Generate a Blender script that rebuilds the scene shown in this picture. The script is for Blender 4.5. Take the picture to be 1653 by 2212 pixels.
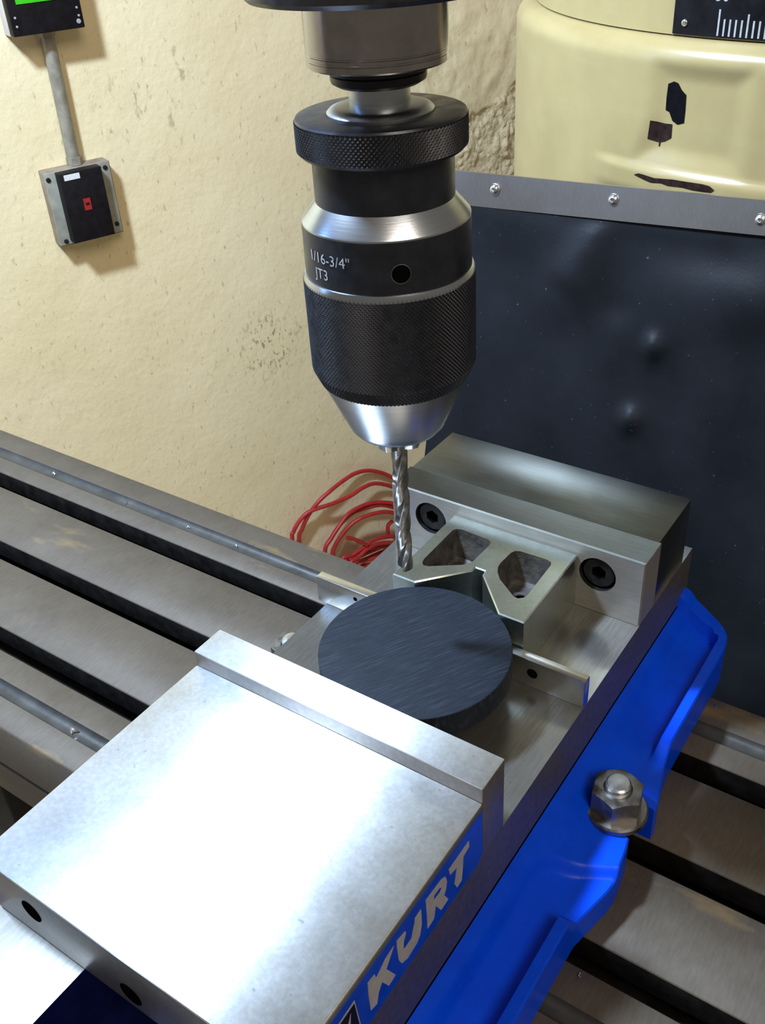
import bpy, bmesh, math, random
from mathutils import Vector, Matrix, noise

random.seed(4)
for o in list(bpy.data.objects):
    bpy.data.objects.remove(o)
SC = bpy.context.scene
COL = SC.collection
S = 0.0254                      # everything below is laid out in inches
PI = math.pi

# ------------------------------------------------------------------ camera
cam_d = bpy.data.cameras.new('camera')
cam = bpy.data.objects.new('camera', cam_d)
COL.objects.link(cam)
right = Vector((0.824966829, 0.562322102, -0.056776612))
down = Vector((0.279822672, -0.493657910, -0.823408246))
fwd = Vector((-0.491048880, 0.663397107, -0.564601874))
M = Matrix.Identity(4)
for i in range(3):
    M[i][0] = right[i]; M[i][1] = -down[i]; M[i][2] = -fwd[i]
M.translation = Vector((7.888, -15.122, 13.578)) * S
cam.matrix_world = M
cam_d.sensor_fit = 'VERTICAL'
cam_d.sensor_height = 36.0
cam_d.lens = 36.0 * 2123.97 / 2212.0
cam_d.clip_start = 0.01
cam_d.clip_end = 50
SC.camera = cam

# ------------------------------------------------------------------ world, lights, exposure
SC.view_settings.view_transform = 'Standard'
SC.view_settings.look = 'None'
SC.view_settings.exposure = 0.0
SC.view_settings.gamma = 1.0
SC.view_settings.use_curve_mapping = False
W = bpy.data.worlds.new('workshop_ambient')
SC.world = W
W.use_nodes = True
W.node_tree.nodes['Background'].inputs[0].default_value = (0.95, 0.86, 0.72, 1)
W.node_tree.nodes['Background'].inputs[1].default_value = 0.16


def area(name, loc, target, sx, sy, power, color, shape='RECTANGLE'):
    d = bpy.data.lights.new(name, 'AREA')
    d.shape = shape; d.size = sx * S; d.size_y = sy * S
    d.energy = power; d.color = color
    o = bpy.data.objects.new(name, d); COL.objects.link(o)
    o.location = Vector(loc) * S
    v = (Vector(target) - Vector(loc)).normalized()
    o.rotation_euler = v.to_track_quat('-Z', 'Y').to_euler()
    return o


WU = Vector((0.366, 0.9306, 0)).normalized()        # along the wall
WN = Vector((0.9306, -0.366, 0)).normalized()       # out of the wall
WD = -44.0


def wp(u, z, off=0.0):
    v = WU * u + WN * (WD + off)
    return Vector((v.x, v.y, z))


# cool overhead light up on the left, a daylight window further along the left wall, and an added warm fill from camera right
area('skylight', (-19.5, -10.5, 38), (-16, 4, -2), 4.5, 6, 37, (0.60, 0.77, 1.0))
area('window_daylight', wp(-52, 26, 1.0), (0, -6, 8), 14, 44, 8, (0.20, 0.45, 1.0))
area('room_fill', (55, -35, 70), (2, -4, 0), 40, 40, 26, (1.0, 0.87, 0.72))

# ------------------------------------------------------------------ materials
MATS = {}


def nt(name):
    m = bpy.data.materials.new(name); m.use_nodes = True
    t = m.node_tree; b = t.nodes['Principled BSDF']
    MATS[name] = m
    return m, t, b


def coords(t, scale=(1, 1, 1), rot=(0, 0, 0), turn_first=False):
    c = t.nodes.new('ShaderNodeNewGeometry')
    mp = t.nodes.new('ShaderNodeMapping')
    if turn_first:          # turn the pattern, then stretch it along the turned axes
        mp.vector_type = 'TEXTURE'
        scale = tuple(1.0 / q for q in scale)
    mp.inputs['Scale'].default_value = scale
    mp.inputs['Rotation'].default_value = rot
    t.links.new(c.outputs['Position'], mp.inputs[0])
    return mp.outputs[0]


def noise_n(t, vec, scale, detail=4, rough=0.6):
    n = t.nodes.new('ShaderNodeTexNoise')
    n.inputs['Scale'].default_value = scale
    n.inputs['Detail'].default_value = detail
    n.inputs['Roughness'].default_value = rough
    t.links.new(vec, n.inputs['Vector'])
    return n.outputs[0]


def ramp(t, fac, stops):
    r = t.nodes.new('ShaderNodeValToRGB')
    el = r.color_ramp.elements
    while len(el) < len(stops):
        el.new(0.5)
    for e, (p, c) in zip(el, stops):
        e.position = p
        e.color = c if len(c) == 4 else (*c, 1)
    t.links.new(fac, r.inputs[0])
    return r.outputs[0]


def mixc(t, fac, a, b, mode='MIX'):
    n = t.nodes.new('ShaderNodeMix'); n.data_type = 'RGBA'; n.blend_type = mode
    for sock, v in ((n.inputs[0], fac), (n.inputs[6], a), (n.inputs[7], b)):
        if hasattr(v, 'node'):
            t.links.new(v, sock)
        else:
            sock.default_value = v if isinstance(v, (int, float)) else ((*v, 1) if len(v) == 3 else v)
    return n.outputs[2]


def bump(t, b, h, strength, dist=0.001, prev=None):
    n = t.nodes.new('ShaderNodeBump')
    n.inputs['Strength'].default_value = strength
    n.inputs['Distance'].default_value = dist
    t.links.new(h, n.inputs['Height'])
    if prev is not None:
        t.links.new(prev, n.inputs['Normal'])
    t.links.new(n.outputs[0], b.inputs['Normal'])
    return n.outputs[0]


def simple(name, col, rough=0.5, metal=0.0, var=0.25, nscale=60, bmp=0.0, bscale=400, coat=0.0, rvar=0.1, spec=0.5):
    m, t, b = nt(name)
    v = coords(t)
    n = noise_n(t, v, nscale, 6)
    c1 = tuple(x * (1 - var) for x in col); c2 = tuple(min(1, x * (1 + var)) for x in col)
    t.links.new(ramp(t, n, [(0.3, c1), (0.7, c2)]), b.inputs['Base Color'])
    r1, r2 = max(0, rough - rvar), min(1, rough + rvar)
    t.links.new(ramp(t, n, [(0.3, (r1,) * 3), (0.7, (r2,) * 3)]), b.inputs['Roughness'])
    b.inputs['Metallic'].default_value = metal
    b.inputs['Coat Weight'].default_value = coat
    b.inputs['Specular IOR Level'].default_value = spec
    b.inputs['Coat Roughness'].default_value = 0.15
    if bmp:
        bump(t, b, noise_n(t, v, bscale, 3), bmp, 0.0005)
    return m


def brushed(name, col, rough, scale, var=0.12, bmp=0.04, rot=(0, 0, 0), metal=1.0, spots=0.0, nscale=1.0, aniso=0.0):
    """ground steel: fine streaks along one direction plus a mottled stain"""
    m, t, b = nt(name)
    v = coords(t, scale, rot)
    st = noise_n(t, v, nscale, 5, 0.65)
    w = noise_n(t, coords(t), 45, 5, 0.6)
    c1 = tuple(x * (1 - var) for x in col); c2 = tuple(min(1, x * (1 + var)) for x in col)
    base = ramp(t, st, [(0.32, c1), (0.68, c2)])
    mott = ramp(t, w, [(0.35, (0.93, 0.92, 0.90)), (0.62, (1, 1, 1))])
    cc = mixc(t, 1.0, base, mott, 'MULTIPLY')
    if spots:
        sp = noise_n(t, coords(t), 420, 2, 0.5)
        cc = mixc(t, ramp(t, sp, [(0.70, (0, 0, 0)), (0.76, (spots,) * 3)]), cc, (0.12, 0.10, 0.08))
    t.links.new(cc, b.inputs['Base Color'])
    t.links.new(ramp(t, w, [(0.3, (rough * 0.94,) * 3), (0.7, (min(1, rough * 1.07),) * 3)]), b.inputs['Roughness'])
    b.inputs['Metallic'].default_value = metal
    if aniso:            # grinding marks run across the jaws, along x
        b.inputs['Anisotropic'].default_value = aniso
        tv = t.nodes.new('ShaderNodeCombineXYZ')
        tv.inputs[ANISO_AXIS].default_value = 1.0
        t.links.new(tv.outputs[0], b.inputs['Tangent'])
    bump(t, b, st, bmp, 0.0004)
    return m


ANISO_AXIS = 1
brushed('ground_steel', (0.155, 0.16, 0.14), 0.34, (60, 900, 400), var=0.10, bmp=0.02, spots=0.35, metal=1.0)
brushed('plate_steel', (0.34, 0.32, 0.295), 0.42, (60, 900, 400), var=0.10, bmp=0.02, spots=0.35, metal=0.6)  # lighter copy of ground_steel: light on the jaw front put into the colour
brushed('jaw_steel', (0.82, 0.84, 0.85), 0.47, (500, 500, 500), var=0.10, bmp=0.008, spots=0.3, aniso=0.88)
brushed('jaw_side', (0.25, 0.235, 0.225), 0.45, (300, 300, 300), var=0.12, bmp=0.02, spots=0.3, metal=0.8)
brushed('bed_steel', (0.36, 0.355, 0.33), 0.21, (900, 60, 400), var=0.16, bmp=0.012, spots=0.5, metal=0.85)
brushed('body_side', (0.16, 0.145, 0.14), 0.45, (300, 300, 300), var=0.2, bmp=0.08, metal=0.7)  # darker than the bed top, the side's shade is in the colour
brushed('parallel_steel', (0.70, 0.71, 0.70), 0.25, (60, 900, 900), var=0.08, bmp=0.02)
brushed('vblock_steel', (0.54, 0.60, 0.56), 0.30, (500, 500, 500), var=0.08, bmp=0.02, spots=0.3)
simple('vblock_cast', (0.060, 0.054, 0.048), 0.6, 0.15, 0.5, 160, 0.8, 380)
simple('dark_screw', (0.025, 0.025, 0.027), 0.38, 0.6, 0.3, 200)
simple('hole_black', (0.003, 0.003, 0.003), 0.8, 0.0, 0.2, 100, spec=0.0)  # flat black paints the shade inside holes
simple('bolt_steel', (0.22, 0.212, 0.20), 0.36, 0.95, 0.25, 250, 0.1, 600)
simple('stud_steel', (0.60, 0.62, 0.64), 0.35, 1.0, 0.15, 200, 0.15, 900)
simple('chuck_black', (0.020, 0.022, 0.030), 0.33, 0.35, 0.25, 150)
simple('knurl_black', (0.017, 0.018, 0.023), 0.42, 0.3, 0.25, 300)
simple('spindle_steel', (0.40, 0.37, 0.36), 0.20, 1.0, 0.15, 90)
simple('quill_dark', (0.08, 0.08, 0.085), 0.3, 0.9, 0.2, 90)
simple('drill_steel', (0.33, 0.32, 0.31), 0.32, 1.0, 0.25, 300)
simple('cable_red', (0.46, 0.022, 0.020), 0.42, 0.0, 0.15, 100)
simple('screw_bright', (0.72, 0.72, 0.72), 0.28, 1.0, 0.12, 300)
simple('plate_black', (0.005, 0.005, 0.006), 0.5, 0.0, 0.3, 100, spec=0.15)
simple('cover_black', (0.009, 0.007, 0.008), 0.6, 0.0, 0.3, 100, spec=0.15)
simple('tick_grey', (0.34, 0.35, 0.36), 0.5, 0.0, 0.15, 300)
simple('letter_grey', (0.40, 0.385, 0.37), 0.5, 0.1, 0.10, 150)
simple('etch_grey', (0.42, 0.44, 0.48), 0.5, 0.2, 0.3, 800)
simple('label_white', (0.74, 0.75, 0.76), 0.5, 0.0, 0.10, 300)
simple('label_red', (0.36, 0.014, 0.014), 0.5, 0.0, 0.15, 300)
simple('green_panel', (0.05, 0.52, 0.012), 0.4, 0.0, 0.10, 60)
simple('box_grey', (0.34, 0.34, 0.28), 0.55, 0.3, 0.18, 50, 0.1)
simple('box_rusty', (0.30, 0.24, 0.18), 0.65, 0.2, 0.35, 50, 0.2)
simple('case_white', (0.62, 0.58, 0.56), 0.5, 0.0, 0.10, 50)
simple('conduit_grey', (0.33, 0.30, 0.23), 0.5, 0.35, 0.25, 60, 0.1)
simple('black_casting', (0.010, 0.009, 0.008), 0.6, 0.0, 0.3, 50)
simple('slot_shade', (0.006, 0.005, 0.0045), 0.6, 0.0, 0.5, 120, 0.3, 300, spec=0.12)  # T-slot insides painted near black for the shade down in them
simple('channel_grey', (0.052, 0.050, 0.046), 0.42, 0.2, 0.3, 60, 0.1, 300, spec=0.4)  # coolant channels, a darker tone than the table top
simple('chip_bright', (0.85, 0.86, 0.88), 0.2, 1.0, 0.1, 300)
simple('bare_iron', (0.022, 0.012, 0.010), 0.65, 0.1, 0.5, 250, 0.3, spec=0.1)
simple('bare_black', (0.004, 0.004, 0.005), 0.7, 0.0, 0.3, 250, 0.2, spec=0.05)
simple('name_blue', (0.002, 0.055, 0.55), 0.32, 0.0, 0.12, 80, coat=0.3)
simple('channel_shade_blue', (0.003, 0.006, 0.055), 0.5, 0.0, 0.3, 80, spec=0.2)  # bed channel: shade from jaw and depth put into a darker blue
simple('concrete', (0.46, 0.38, 0.27), 0.85, 0.0, 0.25, 14, 0.5, 90)


def m_blue():
    m, t, b = nt('blue_paint')
    v = coords(t)
    n = noise_n(t, v, 38, 5)
    base = ramp(t, n, [(0.3, (0.001, 0.050, 0.66)), (0.7, (0.001, 0.070, 0.82))])
    sc = noise_n(t, coords(t, (600, 60, 200), (0, 0, 0.25)), 1.0, 3)
    base = mixc(t, ramp(t, sc, [(0.70, (0, 0, 0)), (0.80, (0.22,) * 3)]), base, (0.12, 0.22, 0.60))
    sp = noise_n(t, v, 150, 3, 0.5)
    base = mixc(t, ramp(t, sp, [(0.735, (0, 0, 0)), (0.76, (0.8,) * 3)]), base, (0.06, 0.055, 0.06))
    t.links.new(base, b.inputs['Base Color'])
    b.inputs['Roughness'].default_value = 0.34
    b.inputs['Specular IOR Level'].default_value = 0.16
    bump(t, b, noise_n(t, v, 300, 3), 0.10, 0.0006)


def m_table():
    m, t, b = nt('table_iron')
    v = coords(t)
    n = noise_n(t, v, 22, 6, 0.65)
    base = ramp(t, n, [(0.28, (0.068, 0.053, 0.040)), (0.5, (0.094, 0.075, 0.055)), (0.74, (0.120, 0.099, 0.076))])
    st = noise_n(t, coords(t, (700, 120, 400)), 1.0, 4)
    base = mixc(t, 0.35, base, ramp(t, st, [(0.3, (0.063, 0.050, 0.039)), (0.7, (0.121, 0.104, 0.084))]))
    # rusty coolant stain
    r = noise_n(t, coords(t, (9, 26, 20), (0, 0, 0.3)), 1.0, 5, 0.6)
    base = mixc(t, ramp(t, r, [(0.61, (0, 0, 0)), (0.72, (0.65,) * 3)]), base, (0.27, 0.18, 0.07))
    t.links.new(base, b.inputs['Base Color'])
    b.inputs['Metallic'].default_value = 0.2
    b.inputs['Specular IOR Level'].default_value = 0.3
    t.links.new(ramp(t, n, [(0.3, (0.46,) * 3), (0.7, (0.58,) * 3)]), b.inputs['Roughness'])
    bump(t, b, st, 0.06, 0.0004)


def m_wall():
    m, t, b = nt('wall_plaster')
    v = coords(t)
    n = noise_n(t, v, 3.5, 5, 0.6)
    base = ramp(t, n, [(0.3, (0.84, 0.69, 0.40)), (0.55, (0.89, 0.745, 0.46)), (0.75, (0.92, 0.79, 0.525))])
    sp = noise_n(t, coords(t, (1, 1, 0.45)), 150, 3, 0.55)
    base = mixc(t, ramp(t, sp, [(0.632, (0, 0, 0)), (0.73, (0.55,) * 3)]), base, (0.36, 0.30, 0.16))
    # clusters of darker flecks
    cl = noise_n(t, v, 2.6, 2)
    sp2 = noise_n(t, coords(t, (1, 1, 0.55)), 60, 4, 0.6)
    a = t.nodes.new('ShaderNodeMath'); a.operation = 'MULTIPLY'
    t.links.new(ramp(t, cl, [(0.60, (0, 0, 0)), (0.74, (0.8, 0.8, 0.8))]), a.inputs[0])
    t.links.new(ramp(t, sp2, [(0.60, (0, 0, 0)), (0.68, (0.8,) * 3)]), a.inputs[1])
    base = mixc(t, a.outputs[0], base, (0.20, 0.16, 0.08))
    # one splash of dark specks low on the wall, left of the chuck
    g = t.nodes.new('ShaderNodeNewGeometry')
    dn = t.nodes.new('ShaderNodeVectorMath'); dn.operation = 'DISTANCE'
    t.links.new(g.outputs['Position'], dn.inputs[0])
    dn.inputs[1].default_value = wp(16.2, -14.8) * S
    mlt = t.nodes.new('ShaderNodeMath'); mlt.operation = 'MULTIPLY'
    t.links.new(ramp(t, dn.outputs['Value'], [(0.02, (1, 1, 1)), (0.085, (0, 0, 0))]), mlt.inputs[0])
    t.links.new(ramp(t, noise_n(t, coords(t, (1, 1, 0.5)), 170, 3, 0.55), [(0.56, (0, 0, 0)), (0.64, (0.8,) * 3)]), mlt.inputs[1])
    base = mixc(t, mlt.outputs[0], base, (0.20, 0.17, 0.09))
    t.links.new(base, b.inputs['Base Color'])
    b.inputs['Roughness'].default_value = 0.6
    p = bump(t, b, noise_n(t, v, 130, 4, 0.6), 0.35, 0.002)
    bump(t, b, noise_n(t, v, 12, 3), 0.25, 0.012, p)


def m_rough_plaster():
    m, t, b = nt('broken_plaster')
    v = coords(t)
    n = noise_n(t, v, 30, 6, 0.7)
    base = ramp(t, n, [(0.26, (0.36, 0.27, 0.14)), (0.36, (0.62, 0.50, 0.29)), (0.5, (0.84, 0.69, 0.42)), (0.8, (0.91, 0.77, 0.51))])
    t.links.new(base, b.inputs['Base Color'])
    b.inputs['Roughness'].default_value = 0.85
    bump(t, b, noise_n(t, v, 90, 5, 0.7), 0.8, 0.006)


def m_cream():
    m, t, b = nt('cream_paint')
    v = coords(t)
    n = noise_n(t, v, 18, 5)
    base = ramp(t, n, [(0.3, (0.33, 0.255, 0.115)), (0.7, (0.39, 0.305, 0.14))])
    g = noise_n(t, coords(t, (10, 10, 40)), 1.5, 5)
    base = mixc(t, ramp(t, g, [(0.58, (0, 0, 0)), (0.74, (0.35,) * 3)]), base, (0.40, 0.33, 0.17))
    t.links.new(base, b.inputs['Base Color'])
    b.inputs['Roughness'].default_value = 0.26
    bump(t, b, noise_n(t, v, 60, 3), 0.12, 0.001)


def m_rubber():
    m, t, b = nt('black_rubber')
    v = coords(t)
    n = noise_n(t, v, 14, 5)
    base = ramp(t, n, [(0.3, (0.0060, 0.0068, 0.0085)), (0.7, (0.013, 0.0145, 0.018))])
    sp = noise_n(t, v, 330, 2, 0.5)
    base = mixc(t, ramp(t, sp, [(0.73, (0, 0, 0)), (0.78, (0.5,) * 3)]), base, (0.10, 0.11, 0.12))
    t.links.new(base, b.inputs['Base Color'])
    b.inputs['Roughness'].default_value = 0.42
    b.inputs['Specular IOR Level'].default_value = 0.17
    bump(t, b, noise_n(t, v, 420, 3), 0.15, 0.0005)


def m_disc():
    m, t, b = nt('sawn_steel')
    st = noise_n(t, coords(t, (60, 1700, 100), (0, 0, math.radians(60)), True), 1.0, 5, 0.7)
    big = noise_n(t, coords(t), 30, 4)
    base = ramp(t, st, [(0.25, (0.006, 0.009, 0.014)), (0.5, (0.011, 0.016, 0.025)), (0.74, (0.046, 0.055, 0.075))])
    base = mixc(t, 0.3, base, ramp(t, big, [(0.3, (0.007, 0.010, 0.016)), (0.7, (0.014, 0.019, 0.028))]))
    t.links.new(base, b.inputs['Base Color'])
    b.inputs['Metallic'].default_value = 0.0
    b.inputs['Specular IOR Level'].default_value = 0.15
    b.inputs['Roughness'].default_value = 0.6
    bump(t, b, st, 0.35, 0.0006)


def m_strip():
    m, t, b = nt('aluminium_strip')
    st = noise_n(t, coords(t, (900, 900, 60)), 1.0, 4)
    lo = noise_n(t, coords(t, (14, 14, 14)), 1.0, 3)
    base = ramp(t, st, [(0.3, (0.50, 0.49, 0.48)), (0.7, (0.62, 0.61, 0.60))])
    t.links.new(mixc(t, 0.4, base, ramp(t, lo, [(0.35, (0.42, 0.36, 0.34)), (0.65, (0.60, 0.62, 0.66))])), b.inputs['Base Color'])
    b.inputs['Metallic'].default_value = 1.0
    b.inputs['Roughness'].default_value = 0.30
    bump(t, b, st, 0.05, 0.0004)


def m_turned(name, col, rough):
    """silver turned steel: fine rings"""
    m, t, b = nt(name)
    st = noise_n(t, coords(t, (40, 40, 1600)), 1.0, 3)
    t.links.new(ramp(t, st, [(0.3, tuple(x * 0.88 for x in col)), (0.7, col)]), b.inputs['Base Color'])
    b.inputs['Metallic'].default_value = 1.0
    b.inputs['Roughness'].default_value = rough
    b.inputs['Anisotropic'].default_value = 0.4
    bump(t, b, st, 0.05, 0.0003)


m_blue(); m_table(); m_wall(); m_rough_plaster(); m_cream(); m_rubber(); m_disc(); m_strip()
m_turned('turned_silver', (0.50, 0.52, 0.54), 0.30)
m_turned('collar_silver', (0.58, 0.62, 0.68), 0.22)


# ------------------------------------------------------------------ mesh helpers (inches, world frame)
def empty(name, loc, label, cat, group=None):
    o = bpy.data.objects.new(name, None); COL.objects.link(o)
    o.empty_display_size = 0.02
    o.location = Vector(loc) * S
    tag(o, label, cat, group)
    return o


def tag(o, label=None, cat=None, group=None, kind=None):
    if label: o['label'] = label
    if cat: o['category'] = cat
    if group: o['group'] = group
    if kind: o['kind'] = kind
    return o


def world_loc(o):
    v = Vector((0, 0, 0))
    while o is not None:
        v += Vector(o.location); o = o.parent
    return v / S


XF = None


def finish(bm, name, mats, parent=None, smooth=None, origin=None):
    """bm holds world inches; origin is the object's own origin in world inches"""
    if XF is not None:
        for v in bm.verts:
            v.co = XF(v.co)
    bmesh.ops.recalc_face_normals(bm, faces=bm.faces[:])
    if not isinstance(mats, (list, tuple)):
        mats = [mats]
    if origin is None:
        if parent is not None:
            origin = world_loc(parent)
        else:
            xs = [v.co for v in bm.verts]
            origin = Vector(((min(c.x for c in xs) + max(c.x for c in xs)) / 2,
                             (min(c.y for c in xs) + max(c.y for c in xs)) / 2, min(c.z for c in xs)))
    origin = Vector(origin)
    for v in bm.verts:
        v.co = (v.co - origin) * S
    me = bpy.data.meshes.new(name)
    bm.to_mesh(me); bm.free()
    for m in mats:
        me.materials.append(MATS[m])
    if smooth is not None:
        me.polygons.foreach_set('use_smooth', [True] * len(me.polygons))
        try:
            me.set_sharp_from_angle(angle=math.radians(smooth))
        except Exception:
            pass
    o = bpy.data.objects.new(name, me); COL.objects.link(o)
    if parent is not None:
        o.parent = parent
        o.location = (origin - world_loc(parent)) * S
    else:
        o.location = origin * S
    return o


def bevel_all(bm, w, segs=2, ang=35):
    if w <= 0: return
    bmesh.ops.recalc_face_normals(bm, faces=bm.faces[:])
    es = [e for e in bm.edges if len(e.link_faces) == 2 and e.calc_face_angle(0) > math.radians(ang)]
    bmesh.ops.bevel(bm, geom=es, offset=w, segments=segs, affect='EDGES', profile=0.5)


def add_box(bm, a, b):
    r = bmesh.ops.create_cube(bm, size=1)
    for v in r['verts']:
        v.co = Vector([(a[i] + b[i]) / 2 + v.co[i] * (b[i] - a[i]) for i in range(3)])
    return r['verts']


def box(name, a, b, mat, parent=None, bev=0.03, segs=2):
    bm = bmesh.new(); add_box(bm, a, b); bevel_all(bm, bev, segs)
    return finish(bm, name, mat, parent, smooth=40)


def lathe_bm(bm, prof, c, segs=96, axis='z', cap=True):
    """prof: list of (r, h); rings about a line through c along axis"""
    rings = []
    for r, h in prof:
        ring = []
        for k in range(segs):
            a = 2 * PI * k / segs
            p = (r * math.cos(a), r * math.sin(a), h)
            if axis == 'y': p = (p[0], h, p[1])
            if axis == 'x': p = (h, p[0], p[1])
            ring.append(bm.verts.new((c[0] + p[0], c[1] + p[1], c[2] + p[2])))
        rings.append(ring)
    for i in range(len(rings) - 1):
        for k in range(segs):
            k2 = (k + 1) % segs
            bm.faces.new((rings[i][k], rings[i][k2], rings[i + 1][k2], rings[i + 1][k]))
    if cap:
        bm.faces.new(rings[0]); bm.faces.new(rings[-1])
    return rings


def lathe(name, prof, c, mat, parent=None, segs=96, axis='z', smooth=30, cap=True):
    bm = bmesh.new(); lathe_bm(bm, prof, c, segs, axis, cap)
    return finish(bm, name, mat, parent, smooth=smooth)


def profile_x(bm, pts, x0, x1):
    """closed polygon of (y, z) swept along x, returns the side faces"""
    A = [bm.verts.new((x0, y, z)) for y, z in pts]
    B = [bm.verts.new((x1, y, z)) for y, z in pts]
    n = len(pts); out = []
    for i in range(n):
        out.append(bm.faces.new((A[i], A[(i + 1) % n], B[(i + 1) % n], B[i])))
    bm.faces.new(A); bm.faces.new(B)
    return out


def poly_plate(bm, pts, to3, thick, holes=()):
    """flat polygon (with holes) filled, then given thickness along the local normal; to3(a, b, h)"""
    edges = []
    for loop in [pts] + list(holes):
        vs = [bm.verts.new(to3(a, b, thick)) for a, b in loop]
        for i in range(len(vs)):
            edges.append(bm.edges.new((vs[i], vs[(i + 1) % len(vs)])))
    r = bmesh.ops.triangle_fill(bm, use_beauty=True, use_dissolve=False, edges=edges)
    for loop in [pts] + list(holes):
        lo = [bm.verts.new(to3(a, b, 0)) for a, b in loop]
        hi = [bm.verts.new(to3(a, b, thick)) for a, b in loop]
        for i in range(len(lo)):
            j = (i + 1) % len(lo)
            bm.faces.new((lo[i], lo[j], hi[j], hi[i]))
    bmesh.ops.remove_doubles(bm, verts=bm.verts[:], dist=1e-5)


def tube_bm(bm, pts, r, segs=8):
    pts = [Vector(p) for p in pts]
    rings = []
    ref = None
    for i, p in enumerate(pts):
        t = (pts[min(i + 1, len(pts) - 1)] - pts[max(i - 1, 0)]).normalized()
        if ref is None:
            ref = Vector((0, 0, 1)) if abs(t.z) < 0.9 else Vector((1, 0, 0))
        a = (ref - t * ref.dot(t)).normalized(); b = t.cross(a); ref = a
        rings.append([bm.verts.new(p + (a * math.cos(2 * PI * k / segs) + b * math.sin(2 * PI * k / segs)) * r) for k in range(segs)])
    for i in range(len(rings) - 1):
        for k in range(segs):
            bm.faces.new((rings[i][k], rings[i][(k + 1) % segs], rings[i + 1][(k + 1) % segs], rings[i + 1][k]))
    bm.faces.new(rings[0]); bm.faces.new(rings[-1])


def spline(pts, n=8):
    """Catmull-Rom through the points"""
    P = [Vector(p) for p in pts]
    P = [P[0] * 2 - P[1]] + P + [P[-1] * 2 - P[-2]]
    out = []
    for i in range(1, len(P) - 2):
        for k in range(n):
            t = k / n
            a, b, c, d = P[i - 1], P[i], P[i + 1], P[i + 2]
            out.append(0.5 * ((2 * b) + (c - a) * t + (2 * a - 5 * b + 4 * c - d) * t * t + (3 * b - a - 3 * c + d) * t ** 3))
    out.append(P[-2])
    return out


def text_mesh(body, size, extrude=0.0):
    cu = bpy.data.curves.new('lettering', 'FONT')
    cu.body = body; cu.size = size; cu.extrude = extrude; cu.align_x = 'CENTER'; cu.resolution_u = 3
    o = bpy.data.objects.new('lettering_tmp', cu); COL.objects.link(o)
    dg = bpy.context.evaluated_depsgraph_get(); dg.update()
    me = bpy.data.meshes.new_from_object(o.evaluated_get(dg))
    bpy.data.objects.remove(o); bpy.data.curves.remove(cu)
    bm = bmesh.new(); bm.from_mesh(me); bpy.data.meshes.remove(me)
    return bm


def sstep(a, b, x):
    t = max(0.0, min(1.0, (x - a) / (b - a)))
    return t * t * (3 - 2 * t)


# ------------------------------------------------------------------ the setting
FLOOR = -40.0
bm = bmesh.new()
c = [wp(-70, FLOOR - 0.5), wp(90, FLOOR - 0.5)]
vs = [bm.verts.new(p) for p in (wp(-70, FLOOR - 1), wp(90, FLOOR - 1), wp(90, 27), wp(-70, 27))]
ws = [bm.verts.new(p) for p in (wp(-70, FLOOR - 1, -4), wp(90, FLOOR - 1, -4), wp(90, 27, -4), wp(-70, 27, -4))]
bm.faces.new(vs); bm.faces.new(ws)
for i in range(4):
    bm.faces.new((vs[i], vs[(i + 1) % 4], ws[(i + 1) % 4], ws[i]))
wall = finish(bm, 'wall_left', 'wall_plaster')
tag(wall, 'cream painted plaster wall with dark flecks behind the milling machine', 'wall', kind='structure')

# plaster knocked away beside the column: a lumpy raised border and a rough hollow
bm = bmesh.new()
U0, U1, Z0, Z1, NX, NZ = 24.0, 44.0, -14.0, 6.0, 170, 170
grid = []; brks = []
for j in range(NZ + 1):
    row = []; brow = []
    for i in range(NX + 1):
        u = U0 + (U1 - U0) * i / NX; z = Z0 + (Z1 - Z0) * j / NZ
        e = min(u - U0, U1 - u, z - Z0, Z1 - z)
        m_ = sstep(0, 4.0, e)
        p = Vector((u, z, 0))
        big = noise.fractal(p * 0.30, 0.9, 2.0, 3)
        fine = noise.fractal(p * 1.1 + Vector((7, 3, 1)), 0.8, 2.0, 5)
        edge = -3.0 + 0.42 * (u - 33.5) + 0.7 * big + 0.45 * fine        # ragged top edge of the broken patch
        brk = sstep(-0.15, 0.15, edge - z) * sstep(-0.3, 0.3, u - 32.0 + 0.8 * big) * sstep(Z0 + 0.5, Z0 + 2, z)
        keep = m_ * (0.30 + 0.20 * big + 0.04 * fine)
        h = keep * (1 - brk) + brk * m_ * (0.03 + 0.30 * abs(big) + 0.26 * abs(fine))
        if e < 0.02: h = -0.03
        row.append(bm.verts.new(wp(u, z, h))); brow.append(brk)
    grid.append(row); brks.append(brow)
for j in range(NZ):
    for i in range(NX):
        f = bm.faces.new((grid[j][i], grid[j][i + 1], grid[j + 1][i + 1], grid[j + 1][i]))
        f.material_index = 1 if brks[j][i] > 0.4 else 0
finish(bm, 'broken_plaster', ['wall_plaster', 'broken_plaster'], wall, smooth=70)

bm = bmesh.new()
add_box(bm, (-95, -60, FLOOR - 1), (70, 110, FLOOR))
fl = finish(bm, 'floor', 'concrete')
tag(fl, 'dusty tan concrete workshop floor', 'floor', kind='structure')

# ------------------------------------------------------------------ milling table
ZT = -2.754
YB, YF = 1.68, -7.53
SLOTS = [-0.489, -2.991, -5.493]
HW = 0.285


def groove(y0, y1, depth, n=6):
    """points of a round-bottomed coolant channel from y0 down to y1"""
    out = []
    for k in range(n + 1):
        a = PI * k / n
        out.append(((y0 + y1) / 2 + (y0 - y1) / 2 * math.cos(a), ZT - depth * math.sin(a)))
    return out


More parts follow.
